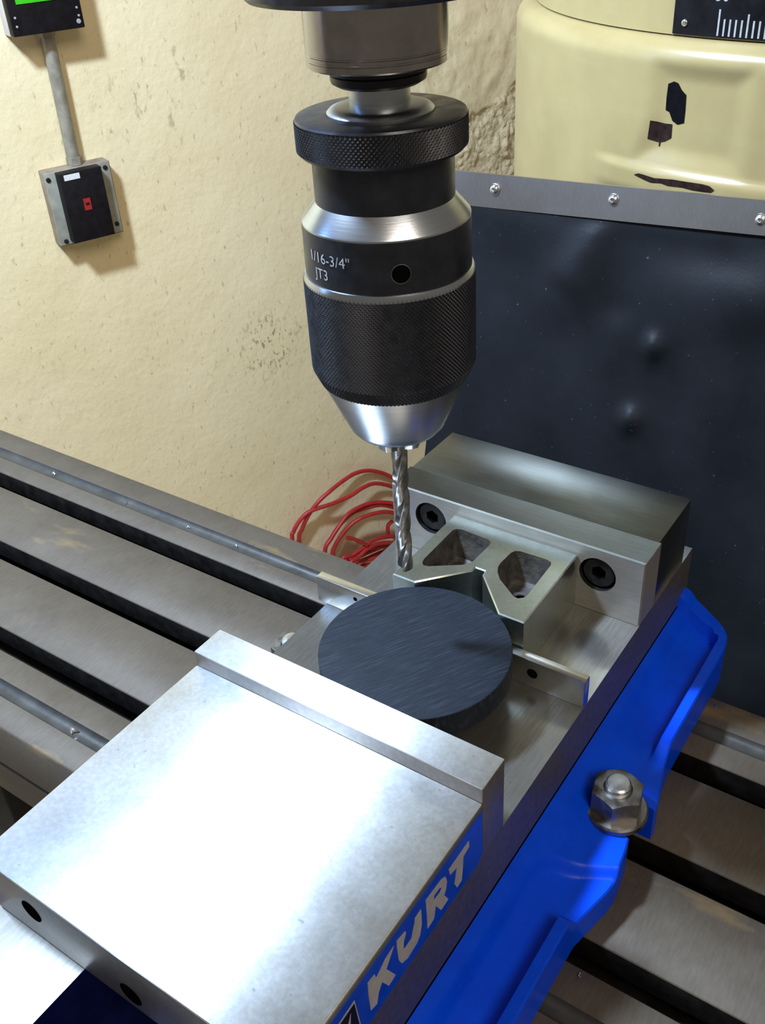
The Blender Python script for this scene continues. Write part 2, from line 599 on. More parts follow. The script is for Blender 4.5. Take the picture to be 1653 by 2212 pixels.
pts = [(YB, -6.0), (YB, ZT - 0.05), (YB - 0.05, ZT)]
pts += groove(0.84, 0.40, 0.13)
for y in SLOTS:
    pts += [(y + HW + 0.03, ZT), (y + HW, ZT - 0.03), (y + HW, ZT - 0.62), (y + HW + 0.24, ZT - 0.62), (y + HW + 0.24, ZT - 1.1),
            (y - HW - 0.24, ZT - 1.1), (y - HW - 0.24, ZT - 0.62), (y - HW, ZT - 0.62), (y - HW, ZT - 0.03), (y - HW - 0.03, ZT)]
pts += groove(-6.46, -6.86, 0.14)
pts += [(YF + 0.05, ZT), (YF, ZT - 0.05), (YF, -4.28), (YF + 0.14, -4.30), (YF + 0.14, -4.46), (YF + 0.02, -4.48), (YF + 0.02, -5.55), (YF + 0.35, -6.0)]
bm = bmesh.new()
for f in profile_x(bm, pts, -25, 24):
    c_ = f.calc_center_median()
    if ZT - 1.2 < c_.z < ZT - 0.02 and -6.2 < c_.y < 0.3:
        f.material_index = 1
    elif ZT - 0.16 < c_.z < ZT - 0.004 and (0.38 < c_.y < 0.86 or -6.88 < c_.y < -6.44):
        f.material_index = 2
table = finish(bm, 'milling_table', ['table_iron', 'slot_shade', 'channel_grey'], smooth=50, origin=(0, -3, -6))
tag(table, 'worn grey-brown cast iron milling table with three dark T-slots', 'machine table')
box('saddle', (-8, -6.8, -11), (9, 4.5, -6.0), 'black_casting', table, 0.1)
box('drive_bracket', (-25, -7.25, -10.5), (-10.95, -3.2, -5.95), 'black_casting', table, 0.08)

# ------------------------------------------------------------------ machine vise
vise = empty('machine_vise', (0, -4, ZT), 'blue and ground steel milling vise bolted across the slotted table', 'vise')
H, H2 = 1.612, 1.284
# bed: two ways with a channel between them, solid below the fixed jaw
bm = bmesh.new()
prof = [(-3, 0), (-1.03, 0), (-1.03, -1.35), (1.03, -1.35), (1.03, 0), (3, 0), (3, -1.28), (2.9, -1.5), (2.9, ZT), (-2.9, ZT), (-2.9, -1.5), (-3, -1.28)]
A = [bm.verts.new((x, -13.6, z)) for x, z in prof]
B = [bm.verts.new((x, -1.9, z)) for x, z in prof]
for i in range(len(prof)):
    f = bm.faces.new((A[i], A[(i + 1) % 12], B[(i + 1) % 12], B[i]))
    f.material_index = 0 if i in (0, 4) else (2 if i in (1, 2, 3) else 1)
bm.faces.new(A).material_index = 1
prof2 = [(-3, 0), (3, 0), (3, -1.28), (2.9, -1.5), (2.9, ZT), (-2.9, ZT), (-2.9, -1.5), (-3, -1.28)]
A = [bm.verts.new((x, -1.9, z)) for x, z in prof2]
B = [bm.verts.new((x, 3.1, z)) for x, z in prof2]
for i in range(8):
    f = bm.faces.new((A[i], A[(i + 1) % 8], B[(i + 1) % 8], B[i]))
    f.material_index = 0 if i == 0 else 1
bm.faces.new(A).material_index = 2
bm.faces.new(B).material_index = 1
finish(bm, 'bed', ['bed_steel', 'body_side', 'channel_shade_blue'], vise)


# blue base flange on each side, with pockets, a raised rim and an open hold-down slot
SLY0, SLY1 = -2.66, -3.50


def x_out(y):
    pts_ = [(3.05, 3.55), (2.98, 3.85), (2.85, 4.05), (2.6, 4.2), (2.3, 4.27), (2.0, 4.285), (-1.0, 4.285), (-1.5, 4.34), (-2.0, 4.45), (-2.45, 4.58), (-2.66, 4.57),
            (-3.5, 4.42), (-3.75, 4.47), (-4.3, 4.53), (-4.6, 4.50), (-5.2, 4.36), (-5.5, 4.29), (-14, 4.285)]
    if SLY1 + 1e-6 < y < SLY0 - 1e-6:
        r = (SLY0 - SLY1) / 2; yc = (SLY0 + SLY1) / 2
        return 3.95 - math.sqrt(max(0, r * r - (y - yc) ** 2))
    for (a, xa), (b, xb) in zip(pts_, pts_[1:]):
        if b <= y <= a:
            return xa + (xb - xa) * (a - y) / (a - b)
    return 3.55


def flange_z(x, y):
    z = -1.30 - 0.57 * sstep(2.75, 4.0, x)
    # front pocket, rounded where its two edges meet
    d1 = (x - 4.48) * 0.478 - (y + 4.16) * 0.879
    d2 = x - 3.20
    r = 0.40
    if d1 < r and d2 < r:
        d = r - math.hypot(r - d1, r - d2)
    else:
        d = min(d1, d2)
    z -= 0.21 * sstep(-0.02, 0.19, d)
    # front raised rim
    rim = sstep(4.00, 4.08, x) * sstep(-5.45, -5.75, y)
    z += 0.40 * rim
    # rear rim along the side and across the back
    rr = max(sstep(3.98, 4.06, x) * sstep(-1.55, -0.95, y), sstep(2.55, 2.66, y) * 1.0)
    dx, dy = x - 3.60, y - 2.20
    if dx > 0 and dy > 0:
        rr = max(rr, sstep(0.40, 0.48, math.hypot(dx, dy)))
    z -= 0.09 * sstep(3.12, 3.32, x) * sstep(-1.7, -0.8, y)
    z += 0.27 * rr
    return z


def flange(sgn):
    ys = [3.05, 3.03, 3.0, 2.95, 2.9, 2.8, 2.7, 2.65, 2.6, 2.55, 2.5, 2.4, 2.3, 2.2, 2.0]
    y = 1.8
    while y > -1.0: ys.append(y); y -= 0.2
    ys += [-1.0, -1.1, -1.2, -1.3, -1.4, -1.5, -1.7, -2.0, -2.3, -2.5, SLY0]
    n = 14
    for k in range(n + 1):
        a = PI * k / n
        yy = (SLY0 + SLY1) / 2 + (SLY0 - SLY1) / 2 * math.cos(a) * 0.9999
        ys.append(yy)
    ys += [SLY1, -3.6, -3.75, -3.9]
    y = -4.0
    while y > -6.0: ys.append(y); y -= 0.04
    while y > -13.5: ys.append(y); y -= 0.3
    xs_fix = sorted(set([round(3.0 + 0.045 * k, 3) for k in range(33)] + [3.98, 4.0, 4.02, 4.04, 4.06, 4.08]))
    bm = bmesh.new(); rows = []
    for y in ys:
        xo = x_out(y)
        xin = [x for x in xs_fix if x < xo - 0.03]
        # always the same number of columns: fixed columns, clipped ones collapse onto the edge
        cols = xin + [xo - 0.03] * (len(xs_fix) - len(xin)) + [xo - 0.03, xo]
        row = []
        for i, x in enumerate(cols):
            z = flange_z(min(x, xo - 0.03), y)
            if i == len(cols) - 1: z -= 0.035
            row.append(bm.verts.new((sgn * x, y, z)))
        row.append(bm.verts.new((sgn * xo, y, ZT)))
        row.append(bm.verts.new((sgn * 2.9, y, ZT)))
        rows.append(row)
    for a, b in zip(rows, rows[1:]):
        for i in range(len(a) - 1):
            try: bm.faces.new((a[i], a[i + 1], b[i + 1], b[i]))
            except ValueError: pass
    bm.faces.new(rows[0]); bm.faces.new(rows[-1])
    bmesh.ops.remove_doubles(bm, verts=bm.verts[:], dist=0.0008)
    o = finish(bm, 'base_flange', 'blue_paint', vise, smooth=38)
    return o


flange(1)
flange(-1)

# fixed jaw
fj = box('fixed_jaw', (-2.96, 0.80, -0.02), (2.96, 2.606, H), 'ground_steel', vise, 0.012)


def plate_with_bores(name, x0, x1, y0, y1, z0, z1, bores, r, depth, mat, parent):
    """upright jaw plate; its front face (y0) has round counterbores"""
    bm = bmesh.new()
    holes = [[(cx + r * math.cos(2 * PI * k / 40), cz + r * math.sin(2 * PI * k / 40)) for k in range(40)] for cx, cz in bores]
    edges = []
    bv = 0.03
    outer = [(x0 + bv, z0 + bv), (x1 - bv, z0 + bv), (x1 - bv, z1 - bv), (x0 + bv, z1 - bv)]
    for loop in [outer] + holes:
        vs = [bm.verts.new((a, y0, b)) for a, b in loop]
        edges += [bm.edges.new((vs[i], vs[(i + 1) % len(vs)])) for i in range(len(vs))]
    bmesh.ops.triangle_fill(bm, use_beauty=True, use_dissolve=False, edges=edges)
    f0 = [bm.verts.new((a, y0, b)) for a, b in outer]
    f1 = [bm.verts.new((a, y0 + bv, b)) for a, b in [(x0, z0), (x1, z0), (x1, z1), (x0, z1)]]
    f2 = [bm.verts.new((a, y1, b)) for a, b in [(x0, z0), (x1, z0), (x1, z1), (x0, z1)]]
    for p, q in ((f0, f1), (f1, f2)):
        for i in range(4):
            f = bm.faces.new((p[i], p[(i + 1) % 4], q[(i + 1) % 4], q[i]))
            if i == 2: f.material_index = 2  # top face takes the darker steel
    bm.faces.new(f2)
    for h in holes:
        a = [bm.verts.new((x, y0, z)) for x, z in h]
        b = [bm.verts.new((x, y0 + depth, z)) for x, z in h]
        for i in range(40):
            bm.faces.new((a[i], a[(i + 1) % 40], b[(i + 1) % 40], b[i])).material_index = 1
        bm.faces.new(b).material_index = 1
    bmesh.ops.remove_doubles(bm, verts=bm.verts[:], dist=1e-5)
    return finish(bm, name, [mat, 'dark_screw', 'ground_steel'], parent, smooth=30)


BORES = [(-1.98, 0.985), (2.02, 0.965)]
fp = plate_with_bores('fixed_jaw_plate', -3.0, 3.0, 0.0, 0.795, -0.02, H, BORES, 0.40, 0.42, 'plate_steel', vise)
for cx, cz in BORES:
    # socket head cap screw sunk in the counterbore
    bm = bmesh.new()
    hexr = 0.17
    prof = [(0.355, 0.415), (0.355, 0.10), (0.33, 0.07)]
    rings = lathe_bm(bm, prof, (cx, 0, cz), 48, 'y', cap=False)
    hexv = []
    for k in range(48):
        a = 2 * PI * k / 48
        d = (a + PI / 6) % (PI / 3) - PI / 6
        rr = hexr * math.cos(PI / 6) / math.cos(d)
        hexv.append((rr * math.cos(a), rr * math.sin(a)))
    h0 = [bm.verts.new((cx + a, 0.07, cz + b)) for a, b in hexv]
    h1 = [bm.verts.new((cx + a, 0.30, cz + b)) for a, b in hexv]
    for k in range(48):
        j = (k + 1) % 48
        bm.faces.new((rings[2][k], rings[2][j], h0[j], h0[k]))
        f = bm.faces.new((h0[k], h0[j], h1[j], h1[k])); f.material_index = 1
    f = bm.faces.new(h1); f.material_index = 1
    finish(bm, 'cap_screw', ['dark_screw', 'hole_black'], fp, smooth=30)

# movable jaw, its plate, name plate and lettering
YP0, YP1, YF2 = -5.749, -6.453, -11.28
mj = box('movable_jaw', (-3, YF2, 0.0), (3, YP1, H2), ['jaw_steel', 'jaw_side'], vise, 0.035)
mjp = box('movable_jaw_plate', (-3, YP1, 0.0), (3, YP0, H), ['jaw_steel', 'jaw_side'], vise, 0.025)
for o in (mj, mjp):          # bright steel on the tops, darker steel on every other face
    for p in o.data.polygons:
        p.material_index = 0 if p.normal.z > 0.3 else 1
for cx, cz, rr in ((-1.96, 0.70, 0.21), (0.06, 0.36, 0.21)):
    lathe('screw_hole', [(rr, 0.02), (rr, -0.005), (rr - 0.03, -0.007), (0.001, -0.006)], (cx, YF2, cz), 'hole_black', mj, 40, 'y', cap=False)

bm = bmesh.new()
NP = [(-11.05, 0.03), (-6.66, 0.03), (-6.50, 0.12), (-6.50, 1.13), (-11.05, 1.15)]
poly_plate(bm, NP, lambda a, b, h: (3.0 + h, a, b), 0.018)
npl = finish(bm, 'name_plate', 'name_blue', vise)
npl['label'] = 'blue name plate on the side of the movable jaw'
LET = {
    'K': ([(-9.61, 0.95), (-9.45, 0.93), (-9.42, 0.80), (-9.31, 0.85), (-9.19, 0.93), (-8.98, 0.95), (-9.09, 0.81), (-9.19, 0.69), (-8.99, 0.26), (-9.17, 0.24), (-9.31, 0.54), (-9.41, 0.41), (-9.46, 0.22), (-9.61, 0.27), (-9.62, 0.61)], []),
    'U': ([(-8.90, 0.97), (-8.69, 0.92), (-8.68, 0.86), (-8.75, 0.73), (-8.76, 0.60), (-8.72, 0.55), (-8.56, 0.56), (-8.46, 0.80), (-8.44, 0.90), (-8.28, 0.91), (-8.28, 0.57), (-8.34, 0.36), (-8.43, 0.28), (-8.68, 0.24), (-8.83, 0.32), (-8.89, 0.48), (-8.91, 0.81)], []),
    'R': ([(-8.15, 0.96), (-7.71, 0.93), (-7.61, 0.87), (-7.57, 0.71), (-7.61, 0.55), (-7.66, 0.48), (-7.55, 0.24), (-7.76, 0.23), (-7.90, 0.51), (-7.96, 0.27), (-8.14, 0.25), (-8.14, 0.62)],
          [[(-7.95, 0.70), (-7.76, 0.68), (-7.71, 0.73), (-7.78, 0.80), (-7.93, 0.80)]]),
    'T': ([(-7.51, 0.91), (-6.92, 0.92), (-6.91, 0.78), (-7.09, 0.74), (-7.11, 0.51), (-7.15, 0.22), (-7.29, 0.21), (-7.36, 0.38), (-7.28, 0.70), (-7.48, 0.75)], []),
}
for ch, (pts, holes) in LET.items():
    bm = bmesh.new()
    poly_plate(bm, pts, lambda a, b, h: (3.018 + h, a, b), 0.006, holes)
    finish(bm, 'letter_' + ch.lower(), 'letter_grey', npl)
bm = bmesh.new()
poly_plate(bm, [(-9.91, 0.98), (-10.32, 0.95), (-10.75, 0.22), (-9.84, 0.22)], lambda a, b, h: (3.018 + h, a, b), 0.004)
em = finish(bm, 'emblem', 'letter_grey', npl)
bm = bmesh.new()
poly_plate(bm, [(-9.925, 0.93), (-10.30, 0.91), (-10.68, 0.25), (-9.87, 0.25)], lambda a, b, h: (3.022 + h, a, b), 0.003)
finish(bm, 'emblem_field', 'plate_black', npl)
bm = bmesh.new()
poly_plate(bm, [(-10.02, 0.84), (-10.14, 0.60), (-10.25, 0.30), (-10.16, 0.30), (-10.06, 0.56)], lambda a, b, h: (3.025 + h, a, b), 0.003)
finish(bm, 'emblem_streak', 'letter_grey', npl)


# ------------------------------------------------------------------ hold-down studs, nuts and washers
def hold_down(cx, cy, zw, label):
    t = empty('hold_down_bolt', (cx, cy, zw - 0.1), label, 'bolt', 'hold-down bolts of the vise')
    lathe('washer', [(0.30, 0), (0.56, 0), (0.60, 0.03), (0.60, 0.13), (0.57, 0.165), (0.30, 0.165)], (cx, cy, zw), 'bolt_steel', t, 48, cap=False)
    zn, hn, rn = zw + 0.165, 0.50, 0.50
    bm = bmesh.new()
    N = 48
    def hexp(k, rad):
        a = 2 * PI * k / N
        d = (a + PI / 6) % (PI / 3) - PI / 6
        return rad * math.cos(PI / 6) / math.cos(d), a
    rot = math.radians(12)
    def ring(rf, z):
        out = []
        for k in range(N):
            r, a = rf(k)
            out.append(bm.verts.new((cx + r * math.cos(a + rot), cy + r * math.sin(a + rot), z(r) if callable(z) else z)))
        return out
    r0 = ring(lambda k: hexp(k, rn), zn)
    top = zn + hn
    r1 = ring(lambda k: hexp(k, rn), lambda r: top - 0.45 * max(0, r - rn * math.cos(PI / 6) * 1.0))
    r2 = ring(lambda k: (rn * math.cos(PI / 6) * 0.98, 2 * PI * k / N), top)
    r3 = ring(lambda k: (0.27, 2 * PI * k / N), top)
    r4 = ring(lambda k: (0.235, 2 * PI * k / N), top - 0.05)
    for a, b in ((r0, r1), (r1, r2), (r2, r3), (r3, r4)):
        for k in range(N):
            bm.faces.new((a[k], a[(k + 1) % N], b[(k + 1) % N], b[k]))
    bm.faces.new(r0)
    finish(bm, 'hex_nut', 'bolt_steel', t, smooth=25)
    prof = [(0.2, -0.9), (0.235, -0.88)]
    z = zn + 0.1
    while z < top + 0.04:
        prof += [(0.235, z), (0.215, z + 0.025)]; z += 0.05
    prof += [(0.235, top + 0.06), (0.235, top + 0.12), (0.20, top + 0.155), (0.10, top + 0.17), (0.001, top + 0.172)]
    prof = [(r, h if h > 0 or i > 1 else zw + h) for i, (r, h) in enumerate(prof)]
    prof[0] = (0.2, ZT - 0.5); prof[1] = (0.235, ZT - 0.48)
    lathe('stud', prof, (cx, cy, 0), 'stud_steel', t, 36, smooth=25, cap=False)
    return t


hold_down(3.96, -3.06, -1.88, 'hex nut, washer and stud clamping the blue flange nearest the camera')
hold_down(-3.80, -3.06, -1.88, 'stud top peeking up behind the vise bed left of the dark disc')

# ------------------------------------------------------------------ V-block against the fixed jaw
vb = empty('v_block', (0.1, -1.2, 0.0), 'steel V-block with two cast pockets standing against the fixed jaw', 'V-block')
VT = 1.30
outer = [(-1.36, -0.004), (1.57, -0.004), (1.60, -2.42), (1.06, -2.42), (0.21, -1.53), (0.19, -1.40), (-0.02, -1.40), (-0.03, -1.53), (-0.84, -2.42), (-1.37, -2.42)]
PL = [(-0.98, -1.87), (-1.05, -1.80), (-1.08, -1.68), (-1.09, -0.52), (-1.04, -0.44), (-0.93, -0.40), (-0.27, -0.44), (-0.17, -0.50), (-0.15, -0.60), (-0.17, -1.26), (-0.22, -1.36), (-0.30, -1.46), (-0.86, -1.84)]
PR = [(0.43, -1.31), (0.36, -1.16), (0.34, -1.02), (0.36, -0.61), (0.40, -0.52), (0.50, -0.47), (1.10, -0.45), (1.21, -0.49), (1.25, -0.58), (1.28, -1.66), (1.25, -1.77), (1.17, -1.84), (1.07, -1.83), (0.58, -1.49)]


def inset(loop, d):
    n = len(loop); out = []
    cx = sum(p[0] for p in loop) / n; cy = sum(p[1] for p in loop) / n
    for x, y in loop:
        v = Vector((x - cx, y - cy)); L = v.length
        v = v * ((L - d) / L)
        out.append((cx + v.x, cy + v.y))
    return out


bm = bmesh.new()
bv = 0.025
loops = [outer, PL, PR]
edges = []
n_ = len(outer)
oin = []
for i in range(n_):       # chamfered rim of the outside
    a, b, c_ = Vector(outer[i - 1]), Vector(outer[i]), Vector(outer[(i + 1) % n_])
    e1 = (b - a).normalized(); e2 = (c_ - b).normalized()
    n1 = Vector((e1.y, -e1.x)); n2 = Vector((e2.y, -e2.x))
    m_ = (n1 + n2).normalized(); k = bv / max(0.4, m_.dot(n1))
    q = b + m_ * k
    oin.append((q.x, q.y))
for loop in (oin, PL, PR):
    vs = [bm.verts.new((x, y, VT)) for x, y in loop]
    edges += [bm.edges.new((vs[i], vs[(i + 1) % len(vs)])) for i in range(len(vs))]
bmesh.ops.triangle_fill(bm, use_beauty=True, use_dissolve=False, edges=edges)
r0 = [bm.verts.new((x, y, VT)) for x, y in oin]
r1 = [bm.verts.new((x, y, VT - bv)) for x, y in outer]
r2 = [bm.verts.new((x, y, 0.004)) for x, y in outer]
for p, q in ((r0, r1), (r1, r2)):
    for i in range(n_):
        bm.faces.new((p[i], p[(i + 1) % n_], q[(i + 1) % n_], q[i]))
bm.faces.new(r2)
for loop in (PL, PR):
    m = len(loop)
    prev = [bm.verts.new((x, y, VT)) for x, y in loop]
    for d, z in ((0.0, VT - 0.04), (0.05, VT - 0.42), (0.12, VT - 0.66), (0.20, VT - 0.72)):
        cur = [bm.verts.new((x, y, z)) for x, y in inset(loop, d)]
        for i in range(m):
            bm.faces.new((prev[i], prev[(i + 1) % m], cur[(i + 1) % m], cur[i])).material_index = 1
        prev = cur
    bm.faces.new(prev).material_index = 1
bmesh.ops.remove_doubles(bm, verts=bm.verts[:], dist=1e-4)
finish(bm, 'block', ['vblock_steel', 'vblock_cast'], vb, smooth=28)
for cx, cy in ((-0.60, -1.08), (0.92, -1.22)):
    lathe('bolt_boss', [(0.27, VT - 0.74), (0.27, VT - 0.60), (0.24, VT - 0.58), (0.17, VT - 0.58), (0.16, VT - 0.60)], (cx, cy, 0), 'vblock_cast', vb, 32, cap=False)
    lathe('bolt_hole', [(0.165, VT - 0.60), (0.16, VT - 0.705), (0.001, VT - 0.71)], (cx, cy, 0), 'hole_black', vb, 32, cap=False)

# ------------------------------------------------------------------ parallel plate and the round blank
pp = box('parallel_bar', (-3.22, -2.665, 0.0), (3.0, -2.45, 0.668), 'parallel_steel', None, 0.02)
tag(pp, 'thin ground steel parallel bar standing on edge across the vise bed', 'parallel bar')
for hx, hr, hz in ((-2.20, 0.05, 0.46), (1.93, 0.11, 0.36)):
    lathe('bar_hole', [(hr, 0.01), (hr, -0.003), (0.001, -0.003)], (hx, -2.665, hz), 'hole_black', pp, 20, 'y', cap=False)

DC, DR = (0.143, -3.945), 1.80
disc = lathe('round_blank', [(DR - 0.02, 0.668), (DR, 0.69), (DR, 1.185), (DR - 0.012, 1.197), (DR - 0.02, 1.2)], (DC[0], DC[1], 0), 'sawn_steel', None, 160, smooth=30)
tag(disc, 'dark grey round steel blank with sawn top clamped in the vise', 'steel blank')

# ------------------------------------------------------------------ spindle, chuck and drill
# drawn on its own axis with the drill tip at height 4.17, then sized up and stood over the blank
CX, CY = 0.0, 0.0
AX, AY, KS = -0.09, -3.77, 1.145


def XF(c_):
    return Vector((AX + KS * c_.x, AY + KS * c_.y, 2.806 + KS * (c_.z - 4.17)))


sp = empty('mill_spindle', XF(Vector((0, 0, 11.48))), 'shiny steel spindle nose hanging above the black drill chuck', 'spindle')
lathe('spindle_nose', [(0.60, 11.48), (0.79, 11.48), (0.815, 11.50), (0.815, 11.56), (0.808, 11.565), (0.808, 11.58), (0.815, 11.585), (0.815, 11.62), (0.81, 11.625), (0.81, 11.64), (0.815, 11.645), (0.815, 12.25)], (CX, CY, 0), 'spindle_steel', sp, 128)
lathe('quill', [(0.7, 12.20), (1.40, 12.20), (1.45, 12.25), (1.45, 16.0)], (CX, CY, 0), 'quill_dark', sp, 128)
lathe('collet_nut', [(0.33, 11.24), (0.48, 11.26), (0.55, 11.30), (0.56, 11.33), (0.56, 11.38), (0.545, 11.39), (0.56, 11.40), (0.56, 11.50)], (CX, CY, 0), 'dark_screw', sp, 96)

ck = empty('drill_chuck', XF(Vector((0, 0, 6.68))), 'black keyless drill chuck with knurled sleeve held in the spindle', 'drill chuck')
lathe('arbor', [(0.36, 10.93), (0.36, 11.40)], (CX, CY, 0), 'turned_silver', ck, 96)
lathe('arbor_flange', [(0.36, 11.04), (0.52, 11.035), (0.60, 11.01), (0.635, 10.975), (0.635, 10.93)], (CX, CY, 0), 'turned_silver', ck, 96, cap=False)


def knurl(name, prof, teeth, rows, amp, mat, parent):
    """prof: function z-fraction -> (r, z); diamond knurl pressed into the surface"""
    bm = bmesh.new()
    N = teeth * 4
    rings = []
    for j in range(rows + 1):
        f = j / rows
        r, z = prof(f)
        edge = min(1.0, min(f, 1 - f) * rows / 2.0)
        ring = []
        for k in range(N):
            a = 2 * PI * k / N
            u = k / 4.0; v = j / 4.0
            t1 = abs(((u + v) % 1.0) - 0.5) * 2; t2 = abs(((u - v) % 1.0) - 0.5) * 2
            d = amp * (1 - max(1 - t1, 1 - t2) * 1.0)
            rr = r - amp + d * 1.0 + 0.0
            ring.append(bm.verts.new((CX + rr * math.cos(a), CY + rr * math.sin(a), z)))
        rings.append(ring)
    for j in range(rows):
        for k in range(N):
            k2 = (k + 1) % N
            bm.faces.new((rings[j][k], rings[j][k2], rings[j + 1][k2], rings[j + 1][k]))
    return finish(bm, name, mat, parent)


# top grip ring
knurl('grip_ring', lambda f: (1.03, 10.58 + 0.33 * f), 110, 22, 0.016, 'knurl_black', ck)
lathe('grip_ring_top', [(0.62, 10.90), (0.64, 10.955), (0.97, 10.955), (1.005, 10.945), (1.02, 10.92), (1.012, 10.89)], (CX, CY, 0), 'chuck_black', ck, 128, cap=False)
lathe('grip_ring_bottom', [(1.012, 10.60), (1.015, 10.575), (0.98, 10.535), (0.86, 10.53)], (CX, CY, 0), 'chuck_black', ck, 128, cap=False)
lathe('neck', [(0.86, 9.95), (0.86, 10.56)], (CX, CY, 0), 'chuck_black', ck, 128)
lathe('shoulder', [(0.855, 9.985), (1.035, 9.775), (1.05, 9.755), (1.052, 9.735)], (CX, CY, 0), 'collar_silver', ck, 160, cap=False)
body = lathe('body', [(1.052, 9.735), (1.055, 9.70), (1.06, 9.02)], (CX, CY, 0), 'chuck_black', ck, 160, cap=False)
lathe('sleeve_edge', [(1.058, 9.105), (1.075, 9.10), (1.10, 9.045), (1.10, 9.015)], (CX, CY, 0), 'collar_silver', ck, 160, cap=False)


def sleeve_prof(f):
    z = 9.03 - (9.03 - 7.60) * f
    r = 1.108 if z > 7.80 else 1.108 - (7.80 - z) * 0.44
    return r, z


knurl('knurled_sleeve', sleeve_prof, 128, 100, 0.017, 'knurl_black', ck)
lathe('nose_cone', [(1.005, 7.615), (1.00, 7.585), (0.70, 6.90), (0.665, 6.82), (0.60, 6.745), (0.50, 6.71), (0.33, 6.70), (0.32, 6.80)], (CX, CY, 0), 'turned_silver', ck, 160, cap=False)
# three jaws
viewa = math.atan2(-15.122 - AY, 7.888 - AX)
for ja in (viewa - 0.85, viewa - 0.85 + 2 * PI / 3, viewa - 0.85 + 4 * PI / 3):
    bm = bmesh.new()
    prof = [(-0.10, 0.115), (0.10, 0.115), (0.13, 0.26), (0.08, 0.33), (-0.08, 0.33), (-0.13, 0.26)]
    lo = [bm.verts.new((t, r * 0.93 if r > 0.2 else r, 6.42 if r < 0.2 else 6.46)) for t, r in prof]
    hi = [bm.verts.new((t, r, 6.80)) for t, r in prof]
    for i in range(6):
        bm.faces.new((lo[i], lo[(i + 1) % 6], hi[(i + 1) % 6], hi[i]))
    bm.faces.new(lo); bm.faces.new(hi)
    bevel_all(bm, 0.012, 2)
    ca, sa = math.cos(ja), math.sin(ja)
    for v in bm.verts:
        t, r = v.co.x, v.co.y
        v.co = Vector((CX + r * ca - t * sa, CY + r * sa + t * ca, v.co.z))
    finish(bm, 'chuck_jaw', 'turned_silver', ck, smooth=30)
# screw hole in the body
ha = viewa + 0.13
bm = bmesh.new()
rim = []
for r, d in ((0.122, 0.004), (0.112, 0.006), (0.10, 0.005), (0.001, 0.005)):
    ring = []
    for k in range(32):
        a = 2 * PI * k / 32
        th = ha + r * math.cos(a) / 1.06
        ring.append(bm.verts.new((CX + (1.059 + max(d, 0.002)) * math.cos(th), CY + (1.059 + max(d, 0.002)) * math.sin(th), 9.36 + r * math.sin(a))))
    rim.append(ring)
for i in range(3):
    for k in range(32):
        f = bm.faces.new((rim[i][k], rim[i][(k + 1) % 32], rim[i + 1][(k + 1) % 32], rim[i + 1][k]))
        f.material_index = 0 if i == 0 else 1  # steel ring paints the edge glint, black the shade inside
finish(bm, 'key_hole', ['bolt_steel', 'hole_black'], ck)


def wrap_text(name, body_, size, ang, z, r, mat, parent):
    bm = text_mesh(body_, size)
    for v in bm.verts:
        th = ang + v.co.x / r
        v.co = Vector((CX + (r + 0.004) * math.cos(th), CY + (r + 0.004) * math.sin(th), z + v.co.y))
    o = finish(bm, name, mat, parent)
    return o


wrap_text('size_marking', '1/16-3/4"', 0.185, viewa - 0.77, 9.415, 1.060, 'etch_grey', ck)
wrap_text('taper_marking', 'JT3', 0.185, viewa - 0.88, 9.215, 1.060, 'etch_grey', ck)

# twist drill
DRD = 0.118
bm = bmesh.new()
N, rows, z0, z1 = 40, 150, 4.17, 6.60
rings = []
for j in range(rows + 1):
    z = z0 + (z1 - z0) * j / rows
    tw = (z - z0) / 1.15 * 2 * PI * 0.5 * 1.45
    fl = sstep(6.62, 6.40, z)
    tip = min(1.0, 0.25 + (z - z0) / 0.075)
    ring = []
    for k in range(N):
        a = 2 * PI * k / N
        q = (a % PI) / PI                 # two flutes
        d = 0.0
        if q < 0.46:
            d = math.sin(q / 0.46 * PI) ** 0.7 * 0.62
        elif q > 0.62:
            d = 0.06
        r = DRD * (1 - d * fl) * tip
        ring.append(bm.verts.new((CX + r * math.cos(a + tw), CY + r * math.sin(a + tw), z)))
    rings.append(ring)
for j in range(rows):
    for k in range(N):
        bm.faces.new((rings[j][k], rings[j][(k + 1) % N], rings[j + 1][(k + 1) % N], rings[j + 1][k]))
bm.faces.new(rings[-1])
tipv = bm.verts.new((CX, CY, z0 - 0.05))
for k in range(N):
    bm.faces.new((rings[0][k], rings[0][(k + 1) % N], tipv))
dr = finish(bm, 'drill_bit', 'drill_steel', None, smooth=35)
XF = None
tag(dr, 'bright twist drill bit gripped in the chuck pointing down', 'drill bit')

# ------------------------------------------------------------------ column and turret of the machine
TC, TR, CR, ZS = (2.0, 21.0), 11.0, 11.58, 9.2
colm = empty('mill_column', (TC[0], TC[1], FLOOR), 'cream painted cast machine column with chipped paint behind the rubber cover', 'machine column')


def pocket_depth(x, z):
    """cast pocket on the column face, in x and z as seen from the front"""
    left = -1.50 - 0.35 * sstep(7.6, 6.30, z)
    d = min(x - left, 1.12 - x, 8.75 - z, z - 6.28)
    return 0.15 * sstep(-0.15, 0.50, d)


def ledge(x, z):
    """rounded ledge under the pocket"""
    return 0.10 * sstep(6.30, 6.08, z) * sstep(5.3, 5.7, z) * sstep(-3.4, -2.4, x)


def column_pt(a, z):
    """a measured from the front (-y) direction"""
    sh = 0.0
    if z > ZS - 0.55:
        t = (z - (ZS - 0.55)) / 0.55
        sh = (CR - TR - 0.03) * (1 - math.sqrt(max(0, 1 - t * t)))
    x = TC[0] + CR * math.sin(a)
    r = CR - sh - pocket_depth(x, z) + ledge(x, z)
    return Vector((TC[0] + r * math.sin(a), TC[1] - r * math.cos(a), z))


